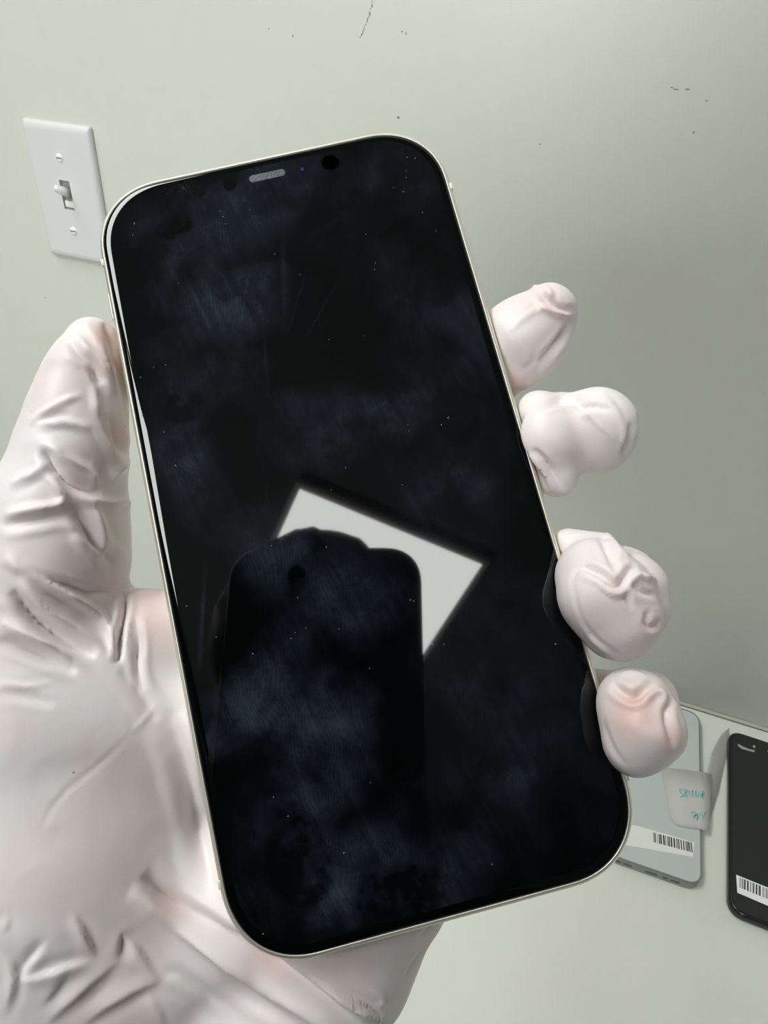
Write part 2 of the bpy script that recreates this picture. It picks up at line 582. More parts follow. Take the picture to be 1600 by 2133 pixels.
# antenna bands (wrap the frame side), side buttons
for (yc, side) in ((63.2, -1), (-64.3, -1), (63.2, 1), (-64.3, 1)):
    bm = bmesh.new()
    x = side * HW
    bm_box(bm, min(x, x - side * 0.5) - 0.015 * 1, max(x, x - side * 0.5) + 0.015, yc - 0.75, yc + 0.75, -(TH - 0.6), -0.62, 0.01, 1)
    for v in bm.verts:
        v.co *= MM
    link('antenna_band', bm_mesh('antenna_band', bm), M_band, phone)
bm = bmesh.new()
for (y0, y1, side) in ((50.6, 56.8, -1),):
    x = side * HW
    bm_box(bm, x - 0.55, x + 0.3, y0, y1, -5.2, -2.4, 0.25, 2)
for v in bm.verts:
    v.co *= MM
link('mute_switch', bm_mesh('mute_switch', bm), M_frame, phone)
for (y0, y1) in ((36.5, 46.5), (23.5, 33.5)):
    bm = bmesh.new()
    bm_box(bm, -HW - 0.18, -HW + 0.3, y0, y1, -5.2, -2.4, 0.2, 2)
    for v in bm.verts:
        v.co *= MM
    link('volume_button', bm_mesh('volume_button', bm), M_frame, phone)
bm = bmesh.new()
bm_box(bm, HW - 0.3, HW + 0.18, 27, 46, -5.4, -2.2, 0.2, 2)
for v in bm.verts:
    v.co *= MM
link('power_button', bm_mesh('power_button', bm), M_frame, phone)

# lint and dust on the glass
random.seed(11)
bm = bmesh.new()
fibres = [(280, 466, 8), (277, 490, 4), (458, 440, 3), (465, 452, 3), (520, 437, 3), (470, 467, 3), (572, 530, 4), (780, 562, 2.5), (626, 572, 2.5), (757, 700, 4), (320, 765, 6), (293, 786, 4),
          (342, 900, 5), (366, 970, 6), (389, 1262, 4), (450, 1327, 5), (933, 870, 9), (920, 885, 6), (850, 885, 2.5), (852, 898, 2), (720, 975, 2), (855, 1250, 3), (862, 1252, 2), (527, 1362, 3),
          (606, 1330, 3.5), (615, 1318, 2), (637, 1308, 4), (706, 1310, 2), (620, 1245, 2), (680, 1140, 3), (566, 1137, 2), (838, 1010, 2), (848, 328, 2.5), (846, 356, 5), (846, 370, 4), (820, 391, 5),
          (840, 400, 3), (880, 443, 3), (908, 481, 4), (762, 488, 2.5), (782, 548, 2.5), (865, 330, 4), (570, 1660, 4), (716, 1776, 5), (548, 1945, 3), (772, 1630, 2), (1157, 1342, 5), (690, 1020, 2),
          (900, 1342, 3), (925, 1342, 2), (770, 1392, 2), (372, 590, 2), (296, 866, 2.5), (288, 830, 2), (345, 760, 2), (1025, 1800, 2), (686, 708, 2), (600, 1700, 3)]
for (px, py, ln) in fibres:
    c = L(px, py)
    a = random.uniform(0, 3.14)
    l = ln / 10.3 * 0.5
    cur = random.uniform(-1.3, 1.3)
    w = random.uniform(0.035, 0.06) if ln > 3 else 0.085
    N = 6
    prev = None
    for i in range(N + 1):
        t = (i / N - .5) * 2
        aa = a + cur * t
        x = c[0] + l * t * math.cos(aa)
        y = c[1] + l * t * math.sin(aa)
        nxn, nyn = -math.sin(aa) * w * (1.1 - abs(t)), math.cos(aa) * w * (1.1 - abs(t))
        zz = 0.04 + 0.05 * abs(t)
        cur_v = [bm.verts.new(((x + nxn) * MM, (y + nyn) * MM, zz * MM)), bm.verts.new(((x - nxn) * MM, (y - nyn) * MM, zz * MM)), bm.verts.new((x * MM, y * MM, (zz + w) * MM))]
        if prev:
            for q in range(3):
                bm.faces.new((prev[q], prev[(q + 1) % 3], cur_v[(q + 1) % 3], cur_v[q]))
        else:
            bm.faces.new(cur_v)
        prev = cur_v
    bm.faces.new(prev[::-1])
# crumbs patch near the top left
for i in range(70):
    r = abs(random.gauss(0, 1.2))
    t = random.uniform(0, 6.28)
    c = L(382, 392)
    x, y = c[0] + r * 1.5 * math.cos(t), c[1] + r * math.sin(t)
    q = random.uniform(.02, .05)
    vs_ = [bm.verts.new(((x + q * math.cos(k * 2.1)) * MM, (y + q * math.sin(k * 2.1)) * MM, 0.03 * MM)) for k in range(3)]
    tp = bm.verts.new((x * MM, y * MM, 0.07 * MM))
    for k in range(3):
        bm.faces.new((vs_[k], vs_[(k + 1) % 3], tp))
lint = link('lint', bm_mesh('lint', bm), simple('lint_fibre', (0.75, 0.77, 0.8), 0.8), phone, smooth=False)
lint['kind'] = 'stuff'
lint['label'] = 'pale specks of dust and lint on the glass'

# ------------------------------------------------------------------ gloved hand (signed distance field -> one skin)
prims = []          # round cones: a, b, ra, rb, blend


def chain(pts, k=3.0):
    P = [(L(a, b, c), r) for (a, b, c, r) in pts]
    if len(P) == 1:
        prims.append((P[0][0], P[0][0] + np.array([0, 0, .01]), P[0][1], P[0][1], k))
    for (a, ra), (b, rb) in zip(P[:-1], P[1:]):
        prims.append((a, b, ra, rb, k))


#HANDCHAINS
# thumb
chain([(196, 722, -5, 6.0), (178, 785, -5, 8.3), (163, 865, -6, 9.6), (146, 950, -7, 11.2), (122, 1060, -9, 13.6), (108, 1160, -11, 15.0)], 3)
chain([(108, 1160, -12, 15.0), (70, 1300, -16, 18), (60, 1480, -22, 24), (60, 1750, -30, 28)], 5)
# ball of the thumb and palm
chain([(215, 1480, -26, 18), (250, 1700, -30, 20), (300, 1950, -36, 24), (200, 2300, -44, 29)], 8)
chain([(60, 1480, -24, 24), (500, 1500, -27, 17), (900, 1600, -28, 15)], 8)
chain([(330, 1310, -17, 7.5), (560, 1330, -22, 12), (900, 1380, -24, 13)], 6)
chain([(180, 1420, -20, 16), (330, 1330, -18, 9)], 6)
chain([(300, 1950, -36, 24), (560, 1850, -30, 19), (800, 1800, -26, 15)], 8)
chain([(800, 1825, -23, 13), (700, 1990, -26, 15), (560, 2150, -33, 20), (400, 2400, -44, 26)], 7)
chain([(60, 1750, -30, 28), (60, 2100, -40, 30), (120, 2500, -52, 31), (80, 3000, -70, 30)], 8)
chain([(200, 2300, -44, 29), (250, 2600, -58, 29), (220, 3000, -72, 28)], 8)
chain([(150, 1500, -27, 27), (150, 1760, -33, 31), (110, 2050, -42, 34)], 10)
# index finger
chain([(560, 1150, -22, 11), (800, 900, -20, 9.5), (1010, 770, -15, 8.6), (1090, 706, -8, 9.0), (1142, 652, -4, 6.3)], 2.5)
chain([(1100, 720, -8, 7), (1078, 778, -8, 3.6)], 2.5)
# middle finger
chain([(560, 1250, -23, 12), (850, 1050, -22, 9.8), (1080, 960, -17, 9), (1165, 900, -9, 8.5)], 2.5)
chain([(1140, 918, -4, 8.4), (1140, 919, -4, 8.4)], 2)
chain([(1243, 890, -3, 8.5), (1238, 905, -4, 8.5)], 2)
chain([(1120, 860, -5, 4.6), (1160, 995, -4, 4.2)], 2.5)
# ring finger
chain([(600, 1380, -24, 12), (900, 1280, -22, 9.6), (1200, 1230, -17, 9), (1290, 1220, -7, 8.3)], 2.5)
chain([(1236, 1198, 3, 7.1), (1260, 1240, 6, 8.2), (1290, 1290, 6, 7.7)], 2)
chain([(1310, 1232, 0, 7.6), (1318, 1262, 0, 7.0)], 1.6)
chain([(1185, 1135, -4, 3.4), (1250, 1150, -2, 4.0)], 2.5)
# little finger
chain([(650, 1560, -25, 12), (950, 1520, -22, 8.8), (1240, 1480, -16, 8), (1330, 1465, -5, 6.8)], 2.5)
chain([(1322, 1468, 5, 6.8), (1336, 1520, 6, 7.2), (1320, 1560, 5.5, 4.7)], 2)
chain([(1362, 1450, -2, 4.2), (1375, 1500, -1, 4.2)], 1.5)
#ENDCHAINS


def sdf(P):
    d = None
    for (a, b, ra, rb, k) in prims:
        ab = b - a
        t = np.clip(((P - a) @ ab) / (ab @ ab), 0, 1)
        q = P - a - t[:, None] * ab
        di = np.sqrt((q * q).sum(1)) - (ra + (rb - ra) * t)
        if d is None:
            d = di
        else:
            h = np.clip(k - np.abs(d - di), 0, None) / k
            d = np.minimum(d, di) - h * h * k * 0.25
    # the phone's solid, a little inflated, is cut out of the hand
    hx, hy, hz, r = HW + 0.3, HH + 0.3, TH / 2 + 0.25, 14.0
    qx = np.abs(P[:, 0]) - (hx - r)
    qy = np.abs(P[:, 1]) - (hy - r)
    d2 = np.hypot(np.clip(qx, 0, None), np.clip(qy, 0, None)) + np.minimum(np.maximum(qx, qy), 0) - r
    dz = np.abs(P[:, 2] + TH / 2 - 0.05) - hz
    ph = np.maximum(d2, dz)
    h = np.clip(0.8 - np.abs(d + ph), 0, None) / 0.8
    return np.maximum(d, -ph) + h * h * 0.8 * 0.25


def surface_nets(f, org, h):
    ins = f < 0
    nx_, ny_, nz_ = f.shape
    cs = np.zeros((nx_ - 1, ny_ - 1, nz_ - 1), np.int8)
    for i in (0, 1):
        for j in (0, 1):
            for k in (0, 1):
                cs += ins[i:nx_ - 1 + i, j:ny_ - 1 + j, k:nz_ - 1 + k]
    act = (cs > 0) & (cs < 8)
    ci = np.argwhere(act)
    vid = -np.ones(act.shape, np.int64)
    vid[act] = np.arange(len(ci))
    acc = np.zeros((len(ci), 3))
    cnt = np.zeros(len(ci))
    corners = [(i, j, k) for i in (0, 1) for j in (0, 1) for k in (0, 1)]
    for a in corners:
        for ax in range(3):
            if a[ax]:
                continue
            b = list(a)
            b[ax] = 1
            fa = f[ci[:, 0] + a[0], ci[:, 1] + a[1], ci[:, 2] + a[2]]
            fb = f[ci[:, 0] + b[0], ci[:, 1] + b[1], ci[:, 2] + b[2]]
            m = (fa < 0) != (fb < 0)
            t = np.where(m, fa / np.where(m, fa - fb, 1), 0)
            pos = np.array(a, float)[None, :].repeat(len(ci), 0)
            pos[:, ax] += t
            acc[m] += pos[m]
            cnt[m] += 1
    V = (ci + acc / cnt[:, None]) * h + org
    Fs = []
    for ax in range(3):
        o1, o2 = [(1, 2), (2, 0), (0, 1)][ax]
        sl0 = [slice(None)] * 3
        sl1 = [slice(None)] * 3
        sl0[ax] = slice(0, -1)
        sl1[ax] = slice(1, None)
        ch = ins[tuple(sl0)] != ins[tuple(sl1)]
        e = np.argwhere(ch)
        e = e[(e[:, o1] > 0) & (e[:, o2] > 0) & (e[:, o1] < f.shape[o1] - 1) & (e[:, o2] < f.shape[o2] - 1)]
        flip = ins[tuple(sl0)][e[:, 0], e[:, 1], e[:, 2]]
        q = []
        for (d1, d2) in ((0, 0), (-1, 0), (-1, -1), (0, -1)):
            c = e.copy()
            c[:, o1] += d1
            c[:, o2] += d2
            q.append(vid[c[:, 0], c[:, 1], c[:, 2]])
        q = np.stack(q, 1)
        q[~flip] = q[~flip][:, ::-1]
        Fs.append(q)
    return V, np.concatenate(Fs)


def build_skin(h=0.6):
    A = np.array([p_[0] for p_ in prims] + [p_[1] for p_ in prims])
    R_ = np.array([p_[2] for p_ in prims] + [p_[3] for p_ in prims])
    lo = (A - R_[:, None]).min(0) - 4
    hi = (A + R_[:, None]).max(0) + 4
    lo[0] = max(lo[0], -110)
    lo[1] = max(lo[1], -150)      # hand runs on out of the frame for a few cm
    K = 4
    nn = (np.ceil((hi - lo) / (h * K)).astype(int) + 1)
    ax = [lo[i] + np.arange(nn[i]) * h * K for i in range(3)]
    G = np.stack(np.meshgrid(*ax, indexing='ij'), -1).reshape(-1, 3)
    co = sdf(G).reshape(nn).astype(np.float32)
    f = co.repeat(K, 0).repeat(K, 1).repeat(K, 2)
    need = np.abs(f) < h * K * 2.2
    # slide the repeated block so that index*h lines up with block centres
    ii = np.argwhere(need)
    P = ii * h + lo
    f[need] = sdf(P).astype(np.float32)
    f[:1] = 1; f[-1:] = 1; f[:, :1] = 1; f[:, -1:] = 1; f[:, :, :1] = 1; f[:, :, -1:] = 1
    return surface_nets(f, lo, h)


HV, HF = build_skin(0.6)


def vert_normals(V, F):
    n = np.cross(V[F[:, 2]] - V[F[:, 0]], V[F[:, 3]] - V[F[:, 1]])
    N = np.zeros_like(V)
    for k in range(4):
        np.add.at(N, F[:, k], n)
    return N / (np.linalg.norm(N, axis=1, keepdims=True) + 1e-9)


def relax(V, F, it, w=0.5):
    n = len(V)
    E_ = np.concatenate([F[:, [0, 1]], F[:, [1, 2]], F[:, [2, 3]], F[:, [3, 0]]])
    deg = np.bincount(E_.ravel(), minlength=n).astype(float)
    for _ in range(it):
        S = np.zeros_like(V)
        for c in range(3):
            S[:, c] = np.bincount(E_[:, 0], V[E_[:, 1], c], n) + np.bincount(E_[:, 1], V[E_[:, 0], c], n)
        V = V + w * (S / deg[:, None] - V)
    return V


HV = relax(HV, HF, 3)
HN = vert_normals(HV, HF)
cam_l = PH_R.T @ (-PH_T * 1000)


def seg_field(px, pts, w):
    """distance (px), signed side and arc parameter to a polyline"""
    best = np.full(len(px), 1e9)
    sd = np.zeros(len(px))
    tt = np.zeros(len(px))
    pts = np.array(pts, float)
    # smooth the polyline
    for _ in range(1):
        q = [pts[0]]
        for a, b in zip(pts[:-1], pts[1:]):
            q += [a * .75 + b * .25, a * .25 + b * .75]
        q.append(pts[-1])
        pts = np.array(q)
    ln = np.r_[0, np.cumsum(np.linalg.norm(np.diff(pts, axis=0), axis=1))]
    for i in range(len(pts) - 1):
        a, b = pts[i], pts[i + 1]
        ab = b - a
        L2 = ab @ ab + 1e-9
        t = np.clip(((px - a) @ ab) / L2, 0, 1)
        q = px - a - t[:, None] * ab
        d = np.hypot(q[:, 0], q[:, 1])
        m = d < best
        best[m] = d[m]
        cr = ab[0] * q[:, 1] - ab[1] * q[:, 0]
        sd[m] = (np.sign(cr) * d)[m]
        tt[m] = ((ln[i] + t * math.sqrt(L2)) / ln[-1])[m]
    return best, sd, tt


def sculpt(V, N, strokes):
    px = to_px(V)
    vd = cam_l - V
    vd /= np.linalg.norm(vd, axis=1, keepdims=True)
    face = np.clip(((N * vd).sum(1) + 0.15) * 3, 0, 1)
    D = np.zeros(len(V))
    for (kind, amp, w, pts) in strokes:
        P = np.array(pts, float)
        lo, hi = P.min(0) - 4 * w, P.max(0) + 4 * w
        m = (px[:, 0] > lo[0]) & (px[:, 0] < hi[0]) & (px[:, 1] > lo[1]) & (px[:, 1] < hi[1]) & (face > 0)
        if not m.any():
            continue
        if kind == 'blob':
            c = P.mean(0)
            d = np.hypot(px[m, 0] - c[0], px[m, 1] - c[1])
            D[m] += amp * np.exp(-(d / w) ** 2)
            continue
        d, s_, t = seg_field(px[m], pts, w)
        tap = np.sin(np.pi * np.clip(t, 0, 1)) ** 0.6 * (1 - np.clip(d / w / 3.2, 0, 1) ** 4)
        if kind == 'v':          # sharp valley with soft shoulders
            pr = -np.exp(-np.abs(d / w) ** 1.3) + 0.38 * np.exp(-((d - 2.1 * w) / (1.2 * w)) ** 2)
        elif kind == 'c':        # crisp crease between two slightly different facets
            x = s_ / w
            pr = 0.45 * np.exp(-np.abs(x * 1.5)) * np.sign(amp) + 0.38 * np.tanh(x * 3.0) * np.exp(-(x / 2.6) ** 2)
        elif kind == 'r':        # ridge
            pr = np.exp(-np.abs(d / w) ** 1.05) - 0.2 * np.exp(-((d - 2.2 * w) / (1.3 * w)) ** 2)
        else:                    # 'f': overlap fold, high on the left-hand side, undercut on the other
            x = s_ / w
            pr = np.where(x < 0, np.exp(-(x / 1.9) ** 2), -np.exp(-(x / 0.8) ** 2) + 2 * np.exp(-(x / 0.35) ** 2)) * 0.8
        if kind == 'c':
            tap = tap ** 2
        D[m] += 1.2 * (abs(amp) if kind == 'c' else amp) * pr * tap
    return V + N * (D * face)[:, None]


#STROKES
strokes = [
    # thumb folds
    ('v', 1.3, 10, [(215, 672), (232, 705), (248, 745), (262, 800)]),
    ('r', .9, 9, [(178, 672), (205, 720), (225, 770), (240, 815), (258, 870)]),
    ('v', 1.1, 9, [(143, 712), (165, 738), (190, 752), (203, 780), (213, 800)]),
    ('r', .8, 9, [(165, 700), (185, 735), (210, 760), (225, 800), (232, 830)]),
    ('v', .9, 9, [(200, 850), (212, 890), (225, 915), (245, 940)]),
    ('v', 1.3, 9, [(228, 870), (240, 900), (252, 930), (274, 950)]),
    ('r', 1.0, 8, [(195, 800), (200, 850), (212, 900), (232, 945), (262, 985)]),
    ('r', .7, 6, [(66, 880), (100, 855), (140, 832), (170, 824)]),
    ('v', .5, 8, [(60, 892), (100, 872), (150, 862)]),
    ('r', .8, 8, [(60, 885), (110, 880), (160, 885), (190, 895)]),
    ('v', 1.9, 11, [(92, 938), (110, 975), (140, 1003), (175, 1020), (210, 1026)]),
    ('r', 1.4, 10, [(80, 925), (110, 930), (145, 960), (190, 985), (205, 1015)]),
    ('r', 1.0, 9, [(20, 1010), (80, 985), (100, 960)]),
    ('r', 1.2, 9, [(8, 1075), (60, 1065), (125, 1055), (133, 1040), (115, 1010), (108, 985)]),
    ('v', .9, 12, [(0, 1095), (60, 1085), (130, 1070), (170, 1085)]),
    ('v', .9, 10, [(215, 955), (214, 985), (212, 1022)]),
    ('r', .8, 8, [(232, 1005), (258, 965), (270, 960)]),
    ('r', 1.0, 10, [(165, 1035), (220, 1050), (262, 1045), (280, 1060)]),
    ('v', 1.4, 14, [(150, 1050), (180, 1100), (200, 1140), (240, 1180)]),
    ('r', 1.3, 12, [(190, 1040), (205, 1090), (215, 1140), (205, 1160), (180, 1140), (150, 1115)]),
    ('v', 1.1, 9, [(40, 1185), (90, 1205), (140, 1222), (200, 1240), (240, 1215)]),
    ('r', 1.6, 9, [(10, 1160), (50, 1192), (110, 1215), (170, 1255), (225, 1300), (240, 1345), (240, 1380)]),
    ('v', 1.8, 13, [(25, 1230), (60, 1280), (110, 1320), (165, 1352), (200, 1365)]),
    ('r', 1.2, 12, [(40, 1205), (100, 1270), (160, 1310), (210, 1350), (235, 1375)]),
    ('r', 1.2, 12, [(0, 1295), (60, 1320), (110, 1350), (150, 1375)]),
    ('v', 1.2, 12, [(0, 1330), (50, 1352), (110, 1375), (160, 1400)]),
    ('v', 2.2, 7, [(264, 1240), (256, 1290), (248, 1330), (246, 1380)]),
    ('r', .7, 9, [(262, 1252), (290, 1240), (330, 1232)]),
    ('v', .9, 9, [(280, 1290), (290, 1340), (285, 1390), (300, 1440)]),
    ('v', .7, 14, [(250, 1395), (290, 1440), (330, 1500)]),
    ('r', .22, 5, [(275, 1525), (300, 1500), (330, 1462)]),
    ('v', .12, 6, [(270, 1532), (200, 1600), (120, 1660), (80, 1740)]),
    ('r', .35, 5, [(0, 1425), (60, 1432), (110, 1422)]),
    ('v', .5, 10, [(0, 1440), (70, 1455), (110, 1470)]),
    # long groove beside the phone
    ('v', 1.2, 20, [(345, 1480), (385, 1600), (410, 1700), (430, 1800), (445, 1860)]),
    ('r', .9, 14, [(385, 1480), (410, 1600), (430, 1700), (445, 1780)]),
    # creases at the lower palm
    ('v', 2.6, 17, [(300, 1820), (350, 1868), (420, 1920), (500, 1970), (580, 2010), (650, 2060), (720, 2120), (760, 2150)]),
    ('r', 1.8, 18, [(270, 1860), (350, 1915), (440, 1985), (540, 2050), (640, 2110), (700, 2160)]),
    ('r', 1.6, 12, [(560, 1990), (640, 2030), (700, 2070), (750, 2100), (800, 2130)]),
    ('v', 1.3, 10, [(600, 2000), (680, 2050), (745, 2085), (795, 2115)]),
    ('v', .8, 18, [(300, 1850), (400, 1960), (520, 2060), (620, 2133)]),
    ('c', .9, 11, [(150, 1900), (187, 1966), (203, 2000)]),
    ('c', 1.1, 11, [(31, 2044), (85, 2031), (150, 2009), (205, 1999)]),
    ('c', -.9, 10, [(37, 2044), (58, 2008), (81, 1980), (98, 1955)]),
    ('c', .8, 10, [(0, 1980), (28, 2010), (33, 2045), (12, 2120)]),
    ('c', -1.0, 11, [(253, 1938), (252, 1970), (249, 2002)]),
    ('c', 1.1, 12, [(252, 1998), (175, 2062), (95, 2136)]),
    ('c', 1.0, 11, [(252, 1938), (294, 1987), (338, 2046)]),
    ('c', 1.0, 12, [(340, 2040), (247, 2081), (165, 2140)]),
    ('c', -.8, 10, [(336, 2046), (364, 2024), (400, 2055), (470, 2105)]),
    ('c', -.7, 12, [(144, 2012), (125, 2056), (90, 2100)]),
    ('c', .5, 9, [(300, 2060), (330, 2100), (350, 2140)]),
    ('c', .5, 10, [(0, 1925), (14, 1915), (20, 1940)]),
    ('r', .6, 6, [(770, 2060), (800, 2075), (792, 2100)]),
    ('v', .6, 7, [(870, 1960), (895, 1940), (905, 1915)]),
    ('v', .5, 6, [(835, 2050), (860, 2010), (890, 1970)]),
    # index tip
    ('v', 1.1, 7, [(1118, 600), (1132, 622), (1165, 640), (1200, 650)]),
    ('r', .8, 6, [(1125, 640), (1165, 655), (1198, 655)]),
    ('r', .6, 6, [(1105, 590), (1122, 605), (1128, 622)]),
    ('r', .35, 6, [(1065, 690), (1085, 665), (1120, 645), (1150, 640)]),
    ('v', .8, 6, [(1195, 655), (1170, 700), (1140, 735), (1115, 760)]),
    ('r', .7, 6, [(1198, 668), (1175, 715), (1145, 755), (1120, 780)]),
    ('v', .5, 5, [(1090, 770), (1108, 755), (1115, 735)]),
    ('r', .6, 5, [(1140, 600), (1145, 615), (1155, 605)]),
    ('v', .5, 5, [(1150, 605), (1160, 622), (1180, 630)]),
    # middle tip
    ('v', 1.0, 7, [(1120, 850), (1160, 838), (1190, 835), (1225, 828)]),
    ('v', .9, 8, [(1195, 825), (1205, 850), (1240, 845), (1270, 860)]),
    ('r', .5, 5, [(1210, 850), (1250, 885), (1285, 920), (1295, 935)]),
    ('v', .7, 6, [(1315, 880), (1310, 920), (1295, 945), (1310, 955)]),
    ('r', .5, 6, [(1250, 818), (1280, 850), (1300, 890), (1302, 930)]),
    ('r', .9, 7, [(1100, 945), (1130, 970), (1145, 1000), (1155, 1030)]),
    ('v', .8, 6, [(1110, 935), (1140, 965), (1160, 1000), (1175, 1020)]),
    ('v', .4, 6, [(1215, 1008), (1250, 990), (1285, 980)]),
    # ring tip
    ('v', 1.7, 8, [(1215, 1182), (1250, 1195), (1280, 1225), (1295, 1215), (1310, 1190), (1325, 1180)]),
    ('r', 1.0, 7, [(1240, 1195), (1262, 1212), (1282, 1236), (1300, 1232)]),
    ('r', .9, 6, [(1302, 1205), (1330, 1200), (1365, 1208)]),
    ('r', .8, 6, [(1262, 1110), (1275, 1135), (1300, 1160), (1315, 1150)]),
    ('v', .9, 7, [(1250, 1120), (1268, 1150), (1285, 1190)]),
    ('v', .7, 6, [(1310, 1215), (1340, 1235), (1365, 1240)]),
    ('v', .6, 7, [(1350, 1270), (1345, 1300), (1360, 1310), (1375, 1290)]),
    ('v', .6, 6, [(1300, 1225), (1310, 1255), (1320, 1268)]),
    ('v', .25, 5, [(1195, 1210), (1205, 1280), (1235, 1330), (1300, 1372)]),
    ('r', .3, 5, [(1203, 1270), (1225, 1325), (1270, 1362)]),
    ('v', .4, 4, [(1190, 1215), (1200, 1190), (1215, 1182), (1250, 1185)]),
    # little finger tip
    ('v', 1.3, 9, [(1275, 1425), (1300, 1445), (1325, 1455), (1340, 1440), (1365, 1425)]),
    ('r', 1.0, 8, [(1340, 1460), (1360, 1440), (1380, 1445), (1385, 1475)]),
    ('v', .9, 8, [(1395, 1450), (1385, 1490), (1395, 1520), (1405, 1560)]),
    ('r', .5, 5, [(1290, 1405), (1320, 1400), (1350, 1412)]),
    ('v', .2, 5, [(1255, 1500), (1275, 1560), (1305, 1595)]),
]
HV = sculpt(HV, HN, strokes)
HN = vert_normals(HV, HF)
#ENDSTROKES


def noise3(P, s, seed):
    rs = np.random.RandomState(seed)
    G = rs.rand(32, 32, 32)
    q = P / s + 500
    i = np.floor(q).astype(int)
    f = q - i
    f = f * f * (3 - 2 * f)
    r = 0
    for a in (0, 1):
        for b in (0, 1):
            for c in (0, 1):
                w = (f[:, 0] if a else 1 - f[:, 0]) * (f[:, 1] if b else 1 - f[:, 1]) * (f[:, 2] if c else 1 - f[:, 2])
                r = r + w * G[(i[:, 0] + a) % 32, (i[:, 1] + b) % 32, (i[:, 2] + c) % 32]
    return r


# loose-latex unevenness
n1 = noise3(HV, 9, 1) - .5
n2 = 1 - np.abs(noise3(HV, 5.5, 2) * 2 - 1)
pxa = to_px(HV)
loose = np.clip((1420 - pxa[:, 1]) / 150, 0, 1) * np.clip((330 - pxa[:, 0]) / 60, 0, 1) * 0.45 + 0.25
HV = HV + HN * (loose * n1 + 0.16 * (n2 - .5))[:, None]
# keep the skin out of the phone body
def phone_sdf(P, g):
    hx, hy, r = HW + g, HH + g, RC + g - 1.0
    qx = np.abs(P[:, 0]) - (hx - r)
    qy = np.abs(P[:, 1]) - (hy - r)
    d2 = np.hypot(np.clip(qx, 0, None), np.clip(qy, 0, None)) + np.minimum(np.maximum(qx, qy), 0) - r
    dz = np.abs(P[:, 2] + TH / 2) - (TH / 2 + g)
    return np.maximum(d2, dz)


for _ in range(4):
    d0 = phone_sdf(HV, 0.30)
    m = d0 < 0
    if not m.any():
        break
    Q = HV[m]
    G_ = np.stack([(phone_sdf(Q + np.eye(3)[i] * 0.01, 0.30) - d0[m]) / 0.01 for i in range(3)], 1)
    HV[m] = Q - G_ * d0[m][:, None]
me = from_np('gloved_hand', HV * MM, HF)
px = to_px(HV)
fl = np.zeros(len(HV), np.float32)
for (a, b, w, g) in [(1320, 1485, 55, 1.0), (1395, 1540, 30, .6), (1280, 1260, 60, .35), (1130, 640, 60, .25), (1210, 900, 60, .25), (220, 700, 30, .9), (245, 760, 25, .8), (240, 900, 35, .5),
                     (190, 760, 30, .3), (300, 1260, 50, .5), (160, 1010, 45, .3), (330, 1320, 40, .3), (1360, 1300, 30, .4), (1080, 790, 25, .5), (720, 2080, 40, .35), (560, 2000, 60, .35), (350, 1880, 60, .3)]:
    fl += g * np.exp(-((px[:, 0] - a) ** 2 + (px[:, 1] - b) ** 2) / w ** 2)
fl *= (HV[:, 2] > -45)
at_ = me.attributes.new('flush', 'FLOAT', 'POINT')
at_.data.foreach_set('value', fl)

M_glove, nt, p = nodes_of('white_latex')
a_ = nt.nodes.new('ShaderNodeAttribute')
a_.attribute_name = 'flush'
tc = nt.nodes.new('ShaderNodeTexCoord')
nz = nt.nodes.new('ShaderNodeTexNoise')
nz.inputs['Scale'].default_value = 45
nz.inputs['Detail'].default_value = 4
nt.links.new(tc.outputs['Object'], nz.inputs['Vector'])
ma = nt.nodes.new('ShaderNodeMath'); ma.operation = 'MULTIPLY_ADD'
nt.links.new(nz.outputs['Fac'], ma.inputs[0]); ma.inputs[1].default_value = 0.9; ma.inputs[2].default_value = -0.28
mb = nt.nodes.new('ShaderNodeMath'); mb.operation = 'ADD'; mb.use_clamp = True
nt.links.new(ma.outputs[0], mb.inputs[0]); nt.links.new(a_.outputs['Fac'], mb.inputs[1])
mx = nt.nodes.new('ShaderNodeMix'); mx.data_type = 'RGBA'
mx.inputs[6].default_value = (0.90, 0.87, 0.875, 1)
mx.inputs[7].default_value = (0.80, 0.56, 0.53, 1)
nt.links.new(mb.outputs[0], mx.inputs[0])
# little grey specks of dirt
vo = nt.nodes.new('ShaderNodeTexVoronoi'); vo.inputs['Scale'].default_value = 150
nt.links.new(tc.outputs['Object'], vo.inputs['Vector'])
n5 = nt.nodes.new('ShaderNodeTexNoise'); n5.inputs['Scale'].default_value = 60
nt.links.new(tc.outputs['Object'], n5.inputs['Vector'])
lt = nt.nodes.new('ShaderNodeMath'); lt.operation = 'LESS_THAN'; lt.inputs[1].default_value = 0.055
nt.links.new(vo.outputs['Distance'], lt.inputs[0])
gt = nt.nodes.new('ShaderNodeMath'); gt.operation = 'GREATER_THAN'; gt.inputs[1].default_value = 0.56
nt.links.new(n5.outputs['Fac'], gt.inputs[0])
mu = nt.nodes.new('ShaderNodeMath'); mu.operation = 'MULTIPLY'
nt.links.new(lt.outputs[0], mu.inputs[0]); nt.links.new(gt.outputs[0], mu.inputs[1])
mu2 = nt.nodes.new('ShaderNodeMath'); mu2.operation = 'MULTIPLY'; mu2.inputs[1].default_value = 0.6
nt.links.new(mu.outputs[0], mu2.inputs[0])
mx2 = nt.nodes.new('ShaderNodeMix'); mx2.data_type = 'RGBA'
mx2.inputs[7].default_value = (0.28, 0.22, 0.24, 1)
nt.links.new(mx.outputs[2], mx2.inputs[6]); nt.links.new(mu2.outputs[0], mx2.inputs[0])
nt.links.new(mx2.outputs[2], p.inputs['Base Color'])
p.inputs['Roughness'].default_value = 0.42
p.inputs['Subsurface Weight'].default_value = 0.15
p.inputs['Subsurface Radius'].default_value = (1.0, 0.45, 0.4)
p.inputs['Subsurface Scale'].default_value = 0.0012
